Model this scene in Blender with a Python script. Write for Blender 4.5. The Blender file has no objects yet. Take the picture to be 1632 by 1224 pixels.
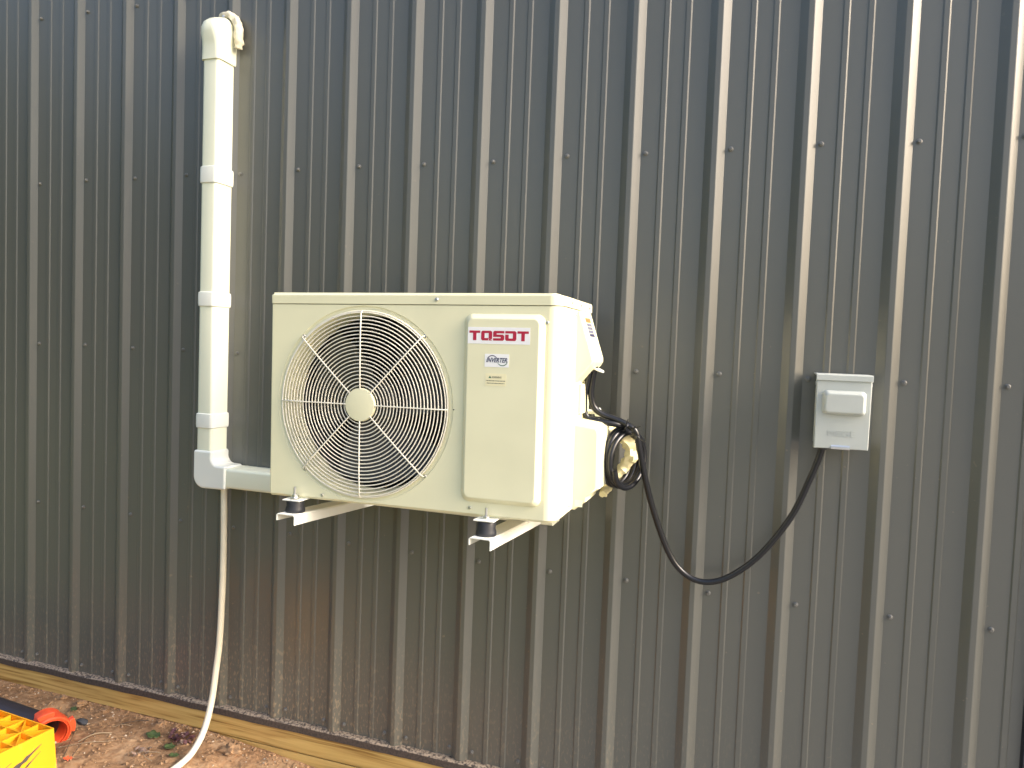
import bpy, bmesh, math, random
from mathutils import Vector, Matrix, noise
random.seed(7)
scene = bpy.context.scene
COL = scene.collection
rad = math.radians

# ------------------------------------------------------------------ camera, sky, sun, exposure
cam_d = bpy.data.cameras.new('camera'); cam = bpy.data.objects.new('camera', cam_d); COL.objects.link(cam)
cam_d.sensor_width = 36.0; cam_d.lens = 25.773; cam_d.clip_start = 0.05; cam_d.clip_end = 500
_R = ((0.94748602, -0.31582043, -0.05027628), (0.31761565, 0.94765257, 0.03278582), (0.03729001, -0.04703264, 0.99819707))
cam.matrix_world = Matrix((( _R[0][0], _R[0][2], -_R[0][1], 2.61371), (_R[1][0], _R[1][2], -_R[1][1], -2.09499),
                           (_R[2][0], _R[2][2], -_R[2][1], 1.536), (0, 0, 0, 1)))
scene.camera = cam
SUN_EL = 30.0; SUN_AZ = -0.5          # azimuth measured from the wall's own direction (+x); zero = grazing along the wall
world = bpy.data.worlds.new('World'); scene.world = world; world.use_nodes = True
wn = world.node_tree.nodes; wl = world.node_tree.links
sky = wn.new('ShaderNodeTexSky'); sky.sky_type = 'NISHITA'; sky.sun_disc = False
sky.sun_elevation = rad(SUN_EL); sky.sun_rotation = rad(90.0 + SUN_AZ)
sky.air_density = 1.0; sky.dust_density = 7.0; sky.ozone_density = 0.6; sky.altitude = 100
bg = wn['Background']; bg.inputs['Strength'].default_value = 0.15
wl.new(sky.outputs['Color'], bg.inputs['Color'])
sun_d = bpy.data.lights.new('sun', 'SUN'); sun = bpy.data.objects.new('sun', sun_d); COL.objects.link(sun)
sun_d.energy = 1.12; sun_d.angle = rad(11); sun_d.color = (1.0, 0.95, 0.93)
_d = Vector((math.cos(rad(SUN_EL)) * math.cos(rad(SUN_AZ)), -math.cos(rad(SUN_EL)) * math.sin(rad(SUN_AZ)), math.sin(rad(SUN_EL))))
sun.rotation_euler = (_d).to_track_quat('Z', 'Y').to_euler(); sun.location = (6, 0, 6)
vs = scene.view_settings
vs.view_transform = 'Standard'; vs.look = 'None'; vs.exposure = 1.6; vs.gamma = 1.0; vs.use_curve_mapping = False
scene.cycles.use_denoising = True

# ------------------------------------------------------------------ materials
def mat(name, col, rough=0.5, metal=0.0, spec=0.5, var=0.0, vscale=20.0, bump=0.0, bscale=200.0, coat=0.0):
    m = bpy.data.materials.new(name); m.use_nodes = True
    nt = m.node_tree; b = nt.nodes['Principled BSDF']
    b.inputs['Base Color'].default_value = (*col, 1); b.inputs['Roughness'].default_value = rough
    b.inputs['Metallic'].default_value = metal; b.inputs['Specular IOR Level'].default_value = spec
    b.inputs['Coat Weight'].default_value = coat
    tc = nt.nodes.new('ShaderNodeTexCoord')
    if var:
        n = nt.nodes.new('ShaderNodeTexNoise'); n.inputs['Scale'].default_value = vscale; n.inputs['Detail'].default_value = 6
        nt.links.new(tc.outputs['Object'], n.inputs['Vector'])
        mr = nt.nodes.new('ShaderNodeMapRange'); mr.inputs['From Min'].default_value = .3; mr.inputs['From Max'].default_value = .7
        mr.inputs['To Min'].default_value = 1 - var; mr.inputs['To Max'].default_value = 1 + var * .6
        nt.links.new(n.outputs['Fac'], mr.inputs['Value'])
        mx = nt.nodes.new('ShaderNodeMix'); mx.data_type = 'RGBA'; mx.blend_type = 'MULTIPLY'; mx.inputs['Factor'].default_value = 1
        mx.inputs['A'].default_value = (*col, 1); nt.links.new(mr.outputs['Result'], mx.inputs['B'])
        nt.links.new(mx.outputs['Result'], b.inputs['Base Color'])
        mr2 = nt.nodes.new('ShaderNodeMapRange'); mr2.inputs['To Min'].default_value = max(0, rough - .1); mr2.inputs['To Max'].default_value = rough + .1
        nt.links.new(n.outputs['Fac'], mr2.inputs['Value']); nt.links.new(mr2.outputs['Result'], b.inputs['Roughness'])
    if bump:
        n2 = nt.nodes.new('ShaderNodeTexNoise'); n2.inputs['Scale'].default_value = bscale; n2.inputs['Detail'].default_value = 4
        nt.links.new(tc.outputs['Object'], n2.inputs['Vector'])
        bp = nt.nodes.new('ShaderNodeBump'); bp.inputs['Strength'].default_value = bump; bp.inputs['Distance'].default_value = .002
        nt.links.new(n2.outputs['Fac'], bp.inputs['Height']); nt.links.new(bp.outputs['Normal'], b.inputs['Normal'])
    return m

def wall_material():
    m = bpy.data.materials.new('charcoal_metal_paint'); m.use_nodes = True
    nt = m.node_tree; N = nt.nodes; L = nt.links; b = N['Principled BSDF']
    b.inputs['Specular IOR Level'].default_value = .5; b.inputs['Coat Weight'].default_value = .45; b.inputs['Coat Roughness'].default_value = .26; b.inputs['Coat IOR'].default_value = 1.6
    geo = N.new('ShaderNodeNewGeometry'); sep = N.new('ShaderNodeSeparateXYZ'); L.new(geo.outputs['Position'], sep.inputs[0])
    def nz(scale, sx, sy, sz, det=6):
        mp = N.new('ShaderNodeMapping'); mp.inputs['Scale'].default_value = (sx, sy, sz); L.new(geo.outputs['Position'], mp.inputs['Vector'])
        n = N.new('ShaderNodeTexNoise'); n.inputs['Scale'].default_value = scale; n.inputs['Detail'].default_value = det
        L.new(mp.outputs[0], n.inputs['Vector']); return n
    def mrange(sock, a, c, lo, hi):
        r = N.new('ShaderNodeMapRange'); r.inputs[1].default_value = a; r.inputs[2].default_value = c; r.inputs[3].default_value = lo; r.inputs[4].default_value = hi
        L.new(sock, r.inputs[0]); return r.outputs[0]
    def math_(op, x, y):
        n = N.new('ShaderNodeMath'); n.operation = op
        for i, s in enumerate((x, y)):
            if isinstance(s, (int, float)): n.inputs[i].default_value = s
            else: L.new(s, n.inputs[i])
        return n.outputs[0]
    # splashed mud near the ground: heavier low down and towards the left, in vertical streaks
    low = mrange(sep.outputs['Z'], .72, .24, 0, 1)
    low = math_('POWER', low, 1.6)
    streak = mrange(nz(14, 6, 6, .7).outputs['Fac'], .42, .72, 0, 1)
    speck = mrange(nz(70, 2.2, 2.2, .8, 3).outputs['Fac'], .54, .63, 0, 1)
    patch = mrange(nz(1.3, 1, 1, .4, 3).outputs['Fac'], .35, .65, .25, 1)
    side = mrange(sep.outputs['X'], 2.6, .9, .25, 1)
    dust = math_('MULTIPLY', low, math_('MULTIPLY', patch, side))
    film = math_('MULTIPLY', dust, math_('ADD', .03, math_('MULTIPLY', streak, .12)))
    dots = math_('MULTIPLY', dust, math_('MULTIPLY', speck, 1.0))
    fac = math_('MINIMUM', math_('ADD', film, dots), .85)
    # sparse pale specks higher up
    sp2 = mrange(nz(55, 1, 1, 1, 1).outputs['Fac'], .755, .80, 0, .45)
    fac = math_('MAXIMUM', fac, math_('MULTIPLY', sp2, mrange(sep.outputs['Z'], 2.0, .4, .2, 1)))
    mx = N.new('ShaderNodeMix'); mx.data_type = 'RGBA'
    mx.inputs['A'].default_value = (.094, .097, .086, 1); mx.inputs['B'].default_value = (.28, .225, .15, 1)
    L.new(fac, mx.inputs['Factor']); L.new(mx.outputs['Result'], b.inputs['Base Color'])
    rv = mrange(nz(3, 1, 1, .5, 5).outputs['Fac'], .3, .7, .38, .48)
    L.new(math_('ADD', rv, math_('MULTIPLY', fac, .5)), b.inputs['Roughness'])
    bp = N.new('ShaderNodeBump'); bp.inputs['Strength'].default_value = .12; bp.inputs['Distance'].default_value = .001
    L.new(nz(420, 1, 1, 1, 2).outputs['Fac'], bp.inputs['Height']); L.new(bp.outputs['Normal'], b.inputs['Normal'])
    return m

def wood_material():
    m = bpy.data.materials.new('treated_pine'); m.use_nodes = True
    nt = m.node_tree; N = nt.nodes; L = nt.links; b = N['Principled BSDF']; b.inputs['Roughness'].default_value = .75
    geo = N.new('ShaderNodeNewGeometry'); mp = N.new('ShaderNodeMapping'); mp.inputs['Scale'].default_value = (1.2, 30, 34)
    mp.inputs['Rotation'].default_value = (0, rad(.8), 0)
    L.new(geo.outputs['Position'], mp.inputs[0])
    n = N.new('ShaderNodeTexNoise'); n.inputs['Scale'].default_value = 2.2; n.inputs['Detail'].default_value = 7; n.inputs['Distortion'].default_value = .6
    L.new(mp.outputs[0], n.inputs['Vector'])
    r = N.new('ShaderNodeValToRGB'); e = r.color_ramp.elements
    e[0].position = .32; e[0].color = (.27, .15, .035, 1); e[1].position = .62; e[1].color = (.64, .45, .155, 1)
    el = e.new(.45); el.color = (.52, .345, .11, 1)
    L.new(n.outputs['Fac'], r.inputs[0])
    n3 = N.new('ShaderNodeTexNoise'); n3.inputs['Scale'].default_value = 3.5; n3.inputs['Detail'].default_value = 5; L.new(geo.outputs['Position'], n3.inputs['Vector'])
    mx = N.new('ShaderNodeMix'); mx.data_type = 'RGBA'; mx.blend_type = 'MULTIPLY'; mx.inputs['Factor'].default_value = .5
    L.new(r.outputs[0], mx.inputs['A']); L.new(n3.outputs['Color'], mx.inputs['B'])
    mx2 = N.new('ShaderNodeMix'); mx2.data_type = 'RGBA'; mx2.inputs['Factor'].default_value = .25
    L.new(r.outputs[0], mx2.inputs['A']); L.new(mx.outputs['Result'], mx2.inputs['B']); L.new(mx2.outputs['Result'], b.inputs['Base Color'])
    bp = N.new('ShaderNodeBump'); bp.inputs['Strength'].default_value = .35; bp.inputs['Distance'].default_value = .002
    L.new(n.outputs['Fac'], bp.inputs['Height']); L.new(bp.outputs['Normal'], b.inputs['Normal'])
    return m

def soil_material():
    m = bpy.data.materials.new('clay_soil'); m.use_nodes = True
    nt = m.node_tree; N = nt.nodes; L = nt.links; b = N['Principled BSDF']; b.inputs['Roughness'].default_value = .95; b.inputs['Specular IOR Level'].default_value = .2
    geo = N.new('ShaderNodeNewGeometry')
    def nz(s, d): 
        n = N.new('ShaderNodeTexNoise'); n.inputs['Scale'].default_value = s; n.inputs['Detail'].default_value = d; L.new(geo.outputs['Position'], n.inputs['Vector']); return n
    a = nz(7, 8); c = nz(60, 6); r = N.new('ShaderNodeValToRGB'); e = r.color_ramp.elements
    e[0].position = .30; e[0].color = (.12, .065, .032, 1); e[1].position = .72; e[1].color = (.48, .335, .205, 1)
    el = e.new(.5); el.color = (.31, .185, .100, 1)
    ad = N.new('ShaderNodeMath'); ad.operation = 'MULTIPLY_ADD'; ad.inputs[1].default_value = .55; L.new(a.outputs['Fac'], ad.inputs[0])
    ml = N.new('ShaderNodeMath'); ml.operation = 'MULTIPLY'; ml.inputs[1].default_value = .45; L.new(c.outputs['Fac'], ml.inputs[0]); L.new(ml.outputs[0], ad.inputs[2])
    L.new(ad.outputs[0], r.inputs[0])
    # unseen grass colour added farther out, to steer bounce and reflections on the wall
    sp = N.new('ShaderNodeSeparateXYZ'); L.new(geo.outputs['Position'], sp.inputs[0])
    gy_ = N.new('ShaderNodeMapRange'); gy_.inputs[1].default_value = -.62; gy_.inputs[2].default_value = -.95; L.new(sp.outputs['Y'], gy_.inputs[0])
    g3 = nz(1.7, 6); gr = N.new('ShaderNodeValToRGB'); ge = gr.color_ramp.elements
    ge[0].position = .35; ge[0].color = (.055, .075, .02, 1); ge[1].position = .65; ge[1].color = (.15, .155, .055, 1); L.new(g3.outputs['Fac'], gr.inputs[0])
    gm = N.new('ShaderNodeMix'); gm.data_type = 'RGBA'; L.new(gy_.outputs[0], gm.inputs['Factor']); L.new(r.outputs[0], gm.inputs['A']); L.new(gr.outputs[0], gm.inputs['B'])
    # unseen ground added: grass at left darkens reflections, pale gravel at right lifts bounce
    def xmix(prev, a, c, colr):
        mr = N.new('ShaderNodeMapRange'); mr.inputs[1].default_value = a; mr.inputs[2].default_value = c; L.new(sp.outputs['X'], mr.inputs[0])
        k = N.new('ShaderNodeMix'); k.data_type = 'RGBA'; L.new(mr.outputs[0], k.inputs['Factor']); L.new(prev, k.inputs['A'])
        if hasattr(colr, 'links'): L.new(colr, k.inputs['B'])
        else: k.inputs['B'].default_value = colr
        return k.outputs['Result']
    o1 = xmix(gm.outputs['Result'], -.55, -.9, gr.outputs[0]); o2 = xmix(o1, 1.7, 2.2, (.27, .26, .24, 1))
    L.new(o2, b.inputs['Base Color'])
    bp = N.new('ShaderNodeBump'); bp.inputs['Strength'].default_value = .8; bp.inputs['Distance'].default_value = .006
    L.new(c.outputs['Fac'], bp.inputs['Height']); L.new(bp.outputs['Normal'], b.inputs['Normal'])
    return m

def trim_material():
    m = bpy.data.materials.new('dusty_dark_flashing'); m.use_nodes = True
    nt = m.node_tree; N = nt.nodes; L = nt.links; b = N['Principled BSDF']; b.inputs['Roughness'].default_value = .6
    geo = N.new('ShaderNodeNewGeometry'); sp = N.new('ShaderNodeSeparateXYZ'); L.new(geo.outputs['Normal'], sp.inputs[0])
    n = N.new('ShaderNodeTexNoise'); n.inputs['Scale'].default_value = 130; n.inputs['Detail'].default_value = 10; L.new(geo.outputs['Position'], n.inputs['Vector'])
    up = N.new('ShaderNodeMapRange'); up.inputs[1].default_value = .2; up.inputs[2].default_value = .9; up.inputs[3].default_value = .10; up.inputs[4].default_value = 1; L.new(sp.outputs['Z'], up.inputs[0])
    f = N.new('ShaderNodeMapRange'); f.inputs[1].default_value = .36; f.inputs[2].default_value = .58; L.new(n.outputs['Fac'], f.inputs[0])
    mu = N.new('ShaderNodeMath'); mu.operation = 'MULTIPLY'; L.new(up.outputs[0], mu.inputs[0]); L.new(f.outputs[0], mu.inputs[1])
    mx = N.new('ShaderNodeMix'); mx.data_type = 'RGBA'; mx.inputs['A'].default_value = (.035, .028, .026, 1); mx.inputs['B'].default_value = (.36, .29, .22, 1)
    L.new(mu.outputs[0], mx.inputs['Factor']); L.new(mx.outputs['Result'], b.inputs['Base Color'])
    return m

def crate_material():
    m = mat('yellow_plastic', (.64, .285, .008), .42)
    nt = m.node_tree; N = nt.nodes; L = nt.links; b = N['Principled BSDF']
    tc = N.new('ShaderNodeTexCoord'); mp = N.new('ShaderNodeMapping'); mp.inputs['Rotation'].default_value = (rad(-52), 0, 0); mp.inputs['Scale'].default_value = (8, 22, 5)
    L.new(tc.outputs['Object'], mp.inputs[0])
    n = N.new('ShaderNodeTexNoise'); n.inputs['Scale'].default_value = 2.0; n.inputs['Detail'].default_value = 6; L.new(mp.outputs[0], n.inputs['Vector'])
    r = N.new('ShaderNodeMapRange'); r.inputs[1].default_value = .62; r.inputs[2].default_value = .72; r.inputs[4].default_value = .35; L.new(n.outputs['Fac'], r.inputs[0])
    mx = N.new('ShaderNodeMix'); mx.data_type = 'RGBA'; mx.inputs['A'].default_value = (.64, .285, .008, 1); mx.inputs['B'].default_value = (.55, .42, .22, 1)
    L.new(r.outputs[0], mx.inputs['Factor']); L.new(mx.outputs['Result'], b.inputs['Base Color'])
    return m

M = dict(
    wall=wall_material(), wood=wood_material(), soil=soil_material(), trim=trim_material(), crate=crate_material(),
    edge=mat('dark_trim_paint', (.020, .022, .032), .4),
    screw=mat('grey_screw_paint', (.16, .16, .15), .35, .3),
    cabinet=mat('ivory_cabinet_paint', (.775, .755, .525), .38, var=.035, vscale=9, bump=.06, bscale=500),
    wire=mat('ivory_wire_coating', (.84, .81, .70), .32),
    dark=mat('dark_interior', (.035, .036, .033), .7),
    fan=mat('dark_fan_plastic', (.035, .037, .035), .45),
    fin=mat('coil_fins', (.03, .03, .028), .5, .4),
    duct=mat('cream_duct_plastic', (.76, .78, .63), .33, var=.02, vscale=6),
    fitting=mat('white_fitting_plastic', (.755, .775, .72), .35, var=.02, vscale=8),
    putty=mat('cream_sealant', (.70, .65, .50), .7, var=.15, vscale=60, bump=.8, bscale=160),
    bracket=mat('white_powder_coat', (.80, .81, .75), .4, var=.03, vscale=14),
    rubber=mat('black_rubber', (.018, .02, .026), .45),
    zinc=mat('zinc_bolt', (.62, .63, .64), .3, .9),
    cable=mat('black_cable_jacket', (.006, .007, .010), .30, bump=.1, bscale=60),
    hose=mat('cream_drain_hose', (.74, .70, .56), .45, var=.06, vscale=14),
    foil=mat('pale_yellow_wrap', (.80, .72, .42), .45, var=.12, vscale=40),
    box=mat('grey_box_paint', (.47, .50, .47), .4, var=.04, vscale=18),
    white=mat('white_label', (.86, .86, .86), .4), red=mat('crimson_print', (.42, .012, .045), .45),
    navy=mat('navy_print', (.03, .035, .10), .5), green=mat('green_print', (.05, .16, .09), .5),
    cream_label=mat('cream_label', (.82, .77, .50), .5), grey_print=mat('grey_print', (.16, .15, .10), .6),
    orange=mat('orange_print', (.75, .16, .05), .5), greylab=mat('blue_grey_print', (.12, .13, .20), .5),
    orange_plastic=mat('orange_red_plastic', (.80, .10, .035), .38, var=.06, vscale=15),
    pipe=mat('black_pipe_plastic', (.030, .027, .034), .36, var=.2, vscale=9),
    scuff=mat('black_scuff', (.05, .045, .04), .7, var=.4, vscale=70),
    leaf=mat('green_leaf', (.055, .085, .028), .5, var=.3, vscale=60), purple=mat('purple_leaf', (.12, .05, .055), .55, var=.4, vscale=60),
    dry=mat('dry_leaf', (.32, .22, .17), .8, var=.3, vscale=60), straw=mat('straw', (.30, .23, .15), .8, var=.2, vscale=30),
    stone=mat('dark_stone', (.05, .055, .065), .8, var=.3, vscale=50), clod=mat('clay_clod', (.32, .20, .11), .95, var=.35, vscale=45, bump=.8, bscale=120),
    pale=mat('pale_pebble', (.52, .43, .33), .9, var=.25, vscale=30),
)

# ------------------------------------------------------------------ helpers
def thing(name, label, cat, loc=(0, 0, 0), group=None, rot=(0, 0, 0)):
    o = bpy.data.objects.new(name, None); COL.objects.link(o); o.location = loc; o.rotation_euler = rot
    o.empty_display_size = .05; o['label'] = label; o['category'] = cat
    if group: o['group'] = group
    return o
def tag(o, label, cat, group=None):
    o['label'] = label; o['category'] = cat
    if group: o['group'] = group
    return o
def root_loc(p):
    v = Vector((0, 0, 0))
    while p is not None:
        v += Vector(p.location); p = p.parent
    return v
def finish(me, smooth):
    if smooth is not None:
        me.polygons.foreach_set('use_smooth', [True] * len(me.polygons)); me.set_sharp_from_angle(angle=rad(smooth))
def mesh_obj(name, verts, faces, m, parent=None, smooth=35, bevel=0, seg=2, label=None, local=False, fix=True, wn=False):
    """vertices in world coordinates (as if every root were unrotated); stored relative to the parent"""
    off = Vector((0, 0, 0)) if local or parent is None else root_loc(parent)
    me = bpy.data.meshes.new(name); me.from_pydata([tuple(Vector(v) - off) for v in verts], [], faces)
    if fix:
        bm = bmesh.new(); bm.from_mesh(me); bmesh.ops.recalc_face_normals(bm, faces=bm.faces); bm.to_mesh(me); bm.free()
    me.materials.append(m if not isinstance(m, str) else M[m]); finish(me, smooth)
    o = bpy.data.objects.new(name, me); COL.objects.link(o); o.parent = parent
    if bevel:
        b = o.modifiers.new('bevel', 'BEVEL'); b.width = bevel; b.segments = seg; b.limit_method = 'ANGLE'; b.angle_limit = rad(30)
        b.harden_normals = True
    if wn:
        w_ = o.modifiers.new('weighted', 'WEIGHTED_NORMAL'); w_.keep_sharp = True; w_.weight = 100
    if label: o['label'] = label
    return o
class G:
    """collects shapes into one mesh"""
    def __init__(s): s.v = []; s.f = []
    def add(s, v, f):
        k = len(s.v); s.v += [tuple(p) for p in v]; s.f += [tuple(i + k for i in q) for q in f]; return s
    def box(s, x0, x1, y0, y1, z0, z1):
        return s.add([(x0, y0, z0), (x1, y0, z0), (x1, y1, z0), (x0, y1, z0), (x0, y0, z1), (x1, y0, z1), (x1, y1, z1), (x0, y1, z1)],
                     [(0, 3, 2, 1), (4, 5, 6, 7), (0, 1, 5, 4), (1, 2, 6, 5), (2, 3, 7, 6), (3, 0, 4, 7)])
    def loft(s, loops, cap0=True, cap1=True):
        n = len(loops[0]); v = [p for l in loops for p in l]; f = []
        for k in range(len(loops) - 1):
            for i in range(n):
                j = (i + 1) % n; f.append((k * n + i, k * n + j, (k + 1) * n + j, (k + 1) * n + i))
        if cap0: f.append(tuple(range(n))[::-1])
        if cap1: f.append(tuple((len(loops) - 1) * n + i for i in range(n)))
        return s.add(v, f)
    def prism_y(s, poly, y0, y1): return s.loft([[(x, y0, z) for x, z in poly], [(x, y1, z) for x, z in poly]])
    def prism_z(s, poly, z0, z1): return s.loft([[(x, y, z0) for x, y in poly], [(x, y, z1) for x, y in poly]])
    def tube(s, pts, r, n=10, smooth=0, caps=True, wob=0):
        P = [Vector(p) for p in pts]
        if smooth: P = catmull(P, smooth)
        t0 = (P[1] - P[0]).normalized(); up = Vector((0, 0, 1)) if abs(t0.z) < .9 else Vector((1, 0, 0))
        u = t0.cross(up).normalized(); loops = []
        for i, p in enumerate(P):
            t = (P[min(i + 1, len(P) - 1)] - P[max(i - 1, 0)]).normalized()
            u = (u - t * u.dot(t)).normalized(); w = t.cross(u)
            rr = r[min(int(i / (len(P) - 1) * (len(r) - 1) + .5), len(r) - 1)] if isinstance(r, (list, tuple)) else r
            loop = []
            for k in range(n):
                a = 2 * math.pi * k / n; q = rr
                if wob: q *= 1 + wob * noise.noise(Vector((p.x * 60 + math.cos(a) * 2, p.y * 60 + math.sin(a) * 2, p.z * 60)))
                loop.append(p + u * (math.cos(a) * q) + w * (math.sin(a) * q))
            loops.append(loop)
        return s.loft(loops, caps, caps)
    def ring(s, c, R, r, n=72, m=6):
        v = []; f = []
        for i in range(n):
            a = 2 * math.pi * i / n
            for k in range(m):
                b = 2 * math.pi * k / m; q = R + r * math.cos(b)
                v.append((c[0] + q * math.cos(a), c[1] + r * math.sin(b), c[2] + q * math.sin(a)))
        for i in range(n):
            for k in range(m):
                i2 = (i + 1) % n; k2 = (k + 1) % m
                f.append((i * m + k, i2 * m + k, i2 * m + k2, i * m + k2))
        return s.add(v, f)
    def lathe_y(s, c, prof, n=32, cap0=False, cap1=False):
        """profile of (radius, y) turned about the y axis through c"""
        return s.loft([[(c[0] + R * math.cos(2 * math.pi * i / n), c[1] + y, c[2] + R * math.sin(2 * math.pi * i / n)) for i in range(n)] for R, y in prof], cap0, cap1)
    def obj(s, name, m, parent=None, **k): return mesh_obj(name, s.v, s.f, m, parent, **k)
def catmull(P, n):
    Q = [P[0]] + P + [P[-1]]; out = []
    for i in range(1, len(Q) - 2):
        a, b, c, d = Q[i - 1], Q[i], Q[i + 1], Q[i + 2]
        for k in range(n):
            t = k / n; out.append(.5 * ((2 * b) + (c - a) * t + (2 * a - 5 * b + 4 * c - d) * t * t + (3 * b - a - 3 * c + d) * t ** 3))
    out.append(P[-1]); return out
def rrect(x0, x1, z0, z1, r, n=6):
    """rounded rectangle; r one radius or four (bl, br, tr, tl)"""
    R = r if isinstance(r, (tuple, list)) else (r,) * 4; out = []
    for (cx, cz, a0), q in zip(((x0, z0, 180), (x1, z0, 270), (x1, z1, 0), (x0, z1, 90)), R):
        ox = cx + q if cx == x0 else cx - q; oz = cz + q if cz == z0 else cz - q
        for k in range(n + 1):
            a = rad(a0 + 90 * k / n); out.append((ox + q * math.cos(a), oz + q * math.sin(a)))
    return out
def text_mesh(name, body, size, m, parent, origin, shear=0, extrude=.0002, offset=0, width=None):
    """flat lettering standing in the xz plane, facing -y, starting at origin (world)"""
    c = bpy.data.curves.new(name, 'FONT'); c.body = body; c.size = size; c.shear = shear; c.extrude = extrude; c.offset = offset; c.resolution_u = 3
    t = bpy.data.objects.new(name, c); COL.objects.link(t); bpy.context.view_layer.update()
    me = bpy.data.meshes.new_from_object(t.evaluated_get(bpy.context.evaluated_depsgraph_get()))
    COL.objects.unlink(t); bpy.data.objects.remove(t)
    off = root_loc(parent); w = max(v.co.x for v in me.vertices) - min(v.co.x for v in me.vertices); sx = width / w if width else 1
    for v in me.vertices:
        x, y, z = v.co; v.co = Vector((origin[0] + x * sx, origin[1] - z, origin[2] + y)) - off
    me.materials.clear(); me.materials.append(M[m]); me.name = name
    o = bpy.data.objects.new(name, me); COL.objects.link(o); o.parent = parent; return o

# ------------------------------------------------------------------ ground
def ground_h(x, y):
    t = min(1, max(0, (x - .75) / .55)); t = t * t * (3 - 2 * t)
    h = .150 - .035 * t + .012 * min(0, y + .05)
    k = 1.0 if -2 < x < 4 and -3 < y < .3 else .0
    if k:
        d = min(1, max(0, (-y - .02) / .06))
        h += (.010 * noise.noise(Vector((x * 5, y * 5, 1))) + .009 * noise.noise(Vector((x * 17, y * 17, 3))) + .005 * noise.noise(Vector((x * 45, y * 45, 5)))) * (.35 + .65 * d)
        h += .02 * math.exp(-((x - .12) / .16) ** 2 - ((y + .12) / .07) ** 2)      # sandy mound against the board
    return h
def axis(dense0, dense1, step, far):
    a = [dense0 + i * step for i in range(int(round((dense1 - dense0) / step)) + 1)]
    q = step
    lo = []; hi = []; x = dense0
    while x > -far: q *= 1.5; x -= q; lo.append(x)
    q = step; x = dense1
    while x < far: q *= 1.5; x += q; hi.append(x)
    return lo[::-1] + a + hi
gx = axis(-.45, 1.75, .0125, 60); gy = axis(-1.0, 0.02, .0125, 60)
gv = [(x, y, ground_h(x, y)) for y in gy for x in gx]; nx = len(gx)
gf = [(j * nx + i, j * nx + i + 1, (j + 1) * nx + i + 1, (j + 1) * nx + i) for j in range(len(gy) - 1) for i in range(nx - 1)]
g = mesh_obj('ground', gv, gf, 'soil', smooth=60); g['kind'] = 'structure'; g['label'] = 'bare reddish clay soil along the foot of the metal wall'

# unseen trees added behind the viewer: they darken what the left of the glossy siding mirrors
def unseen_trees():
    rnd = random.Random(3); v = []; f = []
    for t in range(34):
        x = -30 + t * 1.2 + rnd.uniform(-.6, .6); y = -15 - rnd.uniform(0, 4); h = rnd.uniform(6.5, 10)
        if t > 17: x = -14 - rnd.uniform(0, 3); y = -14 + (t - 18) * 1.15
        k = len(v)                                             # trunk
        for z, q in ((0, .22), (h * .8, .08)):
            for a in range(6): v.append((x + q * math.cos(a * 1.047), y + q * math.sin(a * 1.047), z))
        f += [(k + a, k + (a + 1) % 6, k + 6 + (a + 1) % 6, k + 6 + a) for a in range(6)]
        for _ in range(620):                                    # leaf clusters
            d = Vector((rnd.gauss(0, 1), rnd.gauss(0, 1), rnd.gauss(0, 1))).normalized() * rnd.random() ** .4
            c = Vector((x + d.x * 1.9, y + d.y * 1.9, h * .52 + d.z * h * .5)); q = rnd.uniform(.18, .5)
            u_ = Vector((rnd.gauss(0, 1), rnd.gauss(0, 1), rnd.gauss(0, 1))).normalized(); w_ = u_.orthogonal().normalized()
            k = len(v); v += [tuple(c + u_ * q), tuple(c + w_ * q * .8), tuple(c - u_ * q), tuple(c - w_ * q * .8)]; f.append((k, k + 1, k + 2, k + 3))
    o = mesh_obj('unseen_trees', v, f, 'leaf', smooth=None, fix=False); o['kind'] = 'stuff'; o['label'] = 'unseen row of leafy trees added to darken the siding reflections'
unseen_trees()
# ------------------------------------------------------------------ the metal wall
wall = thing('metal_wall', 'charcoal ribbed metal siding wall of a building, dusty at its foot', 'wall')
PITCH = .2286
def rib_prof(i):
    """profile points across one pitch, from the left foot of rib i to the left foot of rib i+1 (x, depth)"""
    c = i * PITCH - .0415
    pts = [(-.0275, 0), (-.0265, .0008), (-.0078, .0142), (-.006, .0148), (.006, .0148), (.0078, .0142), (.0265, .0008), (.0275, 0)]
    for k in (.0575, .1155):
        b = .0275 + k; pts += [(b - .0095, 0), (b - .0058, .0026), (b + .0058, .0026), (b + .0095, 0)]
    return [(c + a, -d) for a, d in pts]
Z0, Z1 = .245, 3.4
def panel(i0, i1):
    prof = []
    for i in range(i0, i1): prof += rib_prof(i)
    c = i1 * PITCH - .0415                                   # far edge laps over the next sheet's first rib
    prof += [(c - .0275, -.0006), (c - .0080, -.0150), (c - .006, -.0157), (c + .006, -.0157), (c + .0082, -.0149), (c + .0200, -.0062)]
    if i1 == 18: prof = [q for q in prof if q[0] < 3.262] + [(3.2800, 0)]
    zs = [Z0 + (Z1 - Z0) * k / 36 for k in range(37)]; n = len(prof); v = []
    for z in zs:
        for x, y in prof:
            w = .0005 * noise.noise(Vector((x * 3.0, z * 1.1, i0)))
            v.append((x + .0003 * noise.noise(Vector((x * 2, z * 2.2, 20 + i0))), y + w, z))
    f = [(k * n + i, k * n + i + 1, (k + 1) * n + i + 1, (k + 1) * n + i) for k in range(len(zs) - 1) for i in range(n - 1)]
    o = mesh_obj('wall_panel', v, f, 'wall', wall, smooth=None, fix=False)
    return o
for i0 in (-10, -6, -2, 2, 6, 10, 14): panel(i0, i0 + 4)
XL, XR = -10 * PITCH - .07, 3.2800
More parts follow.
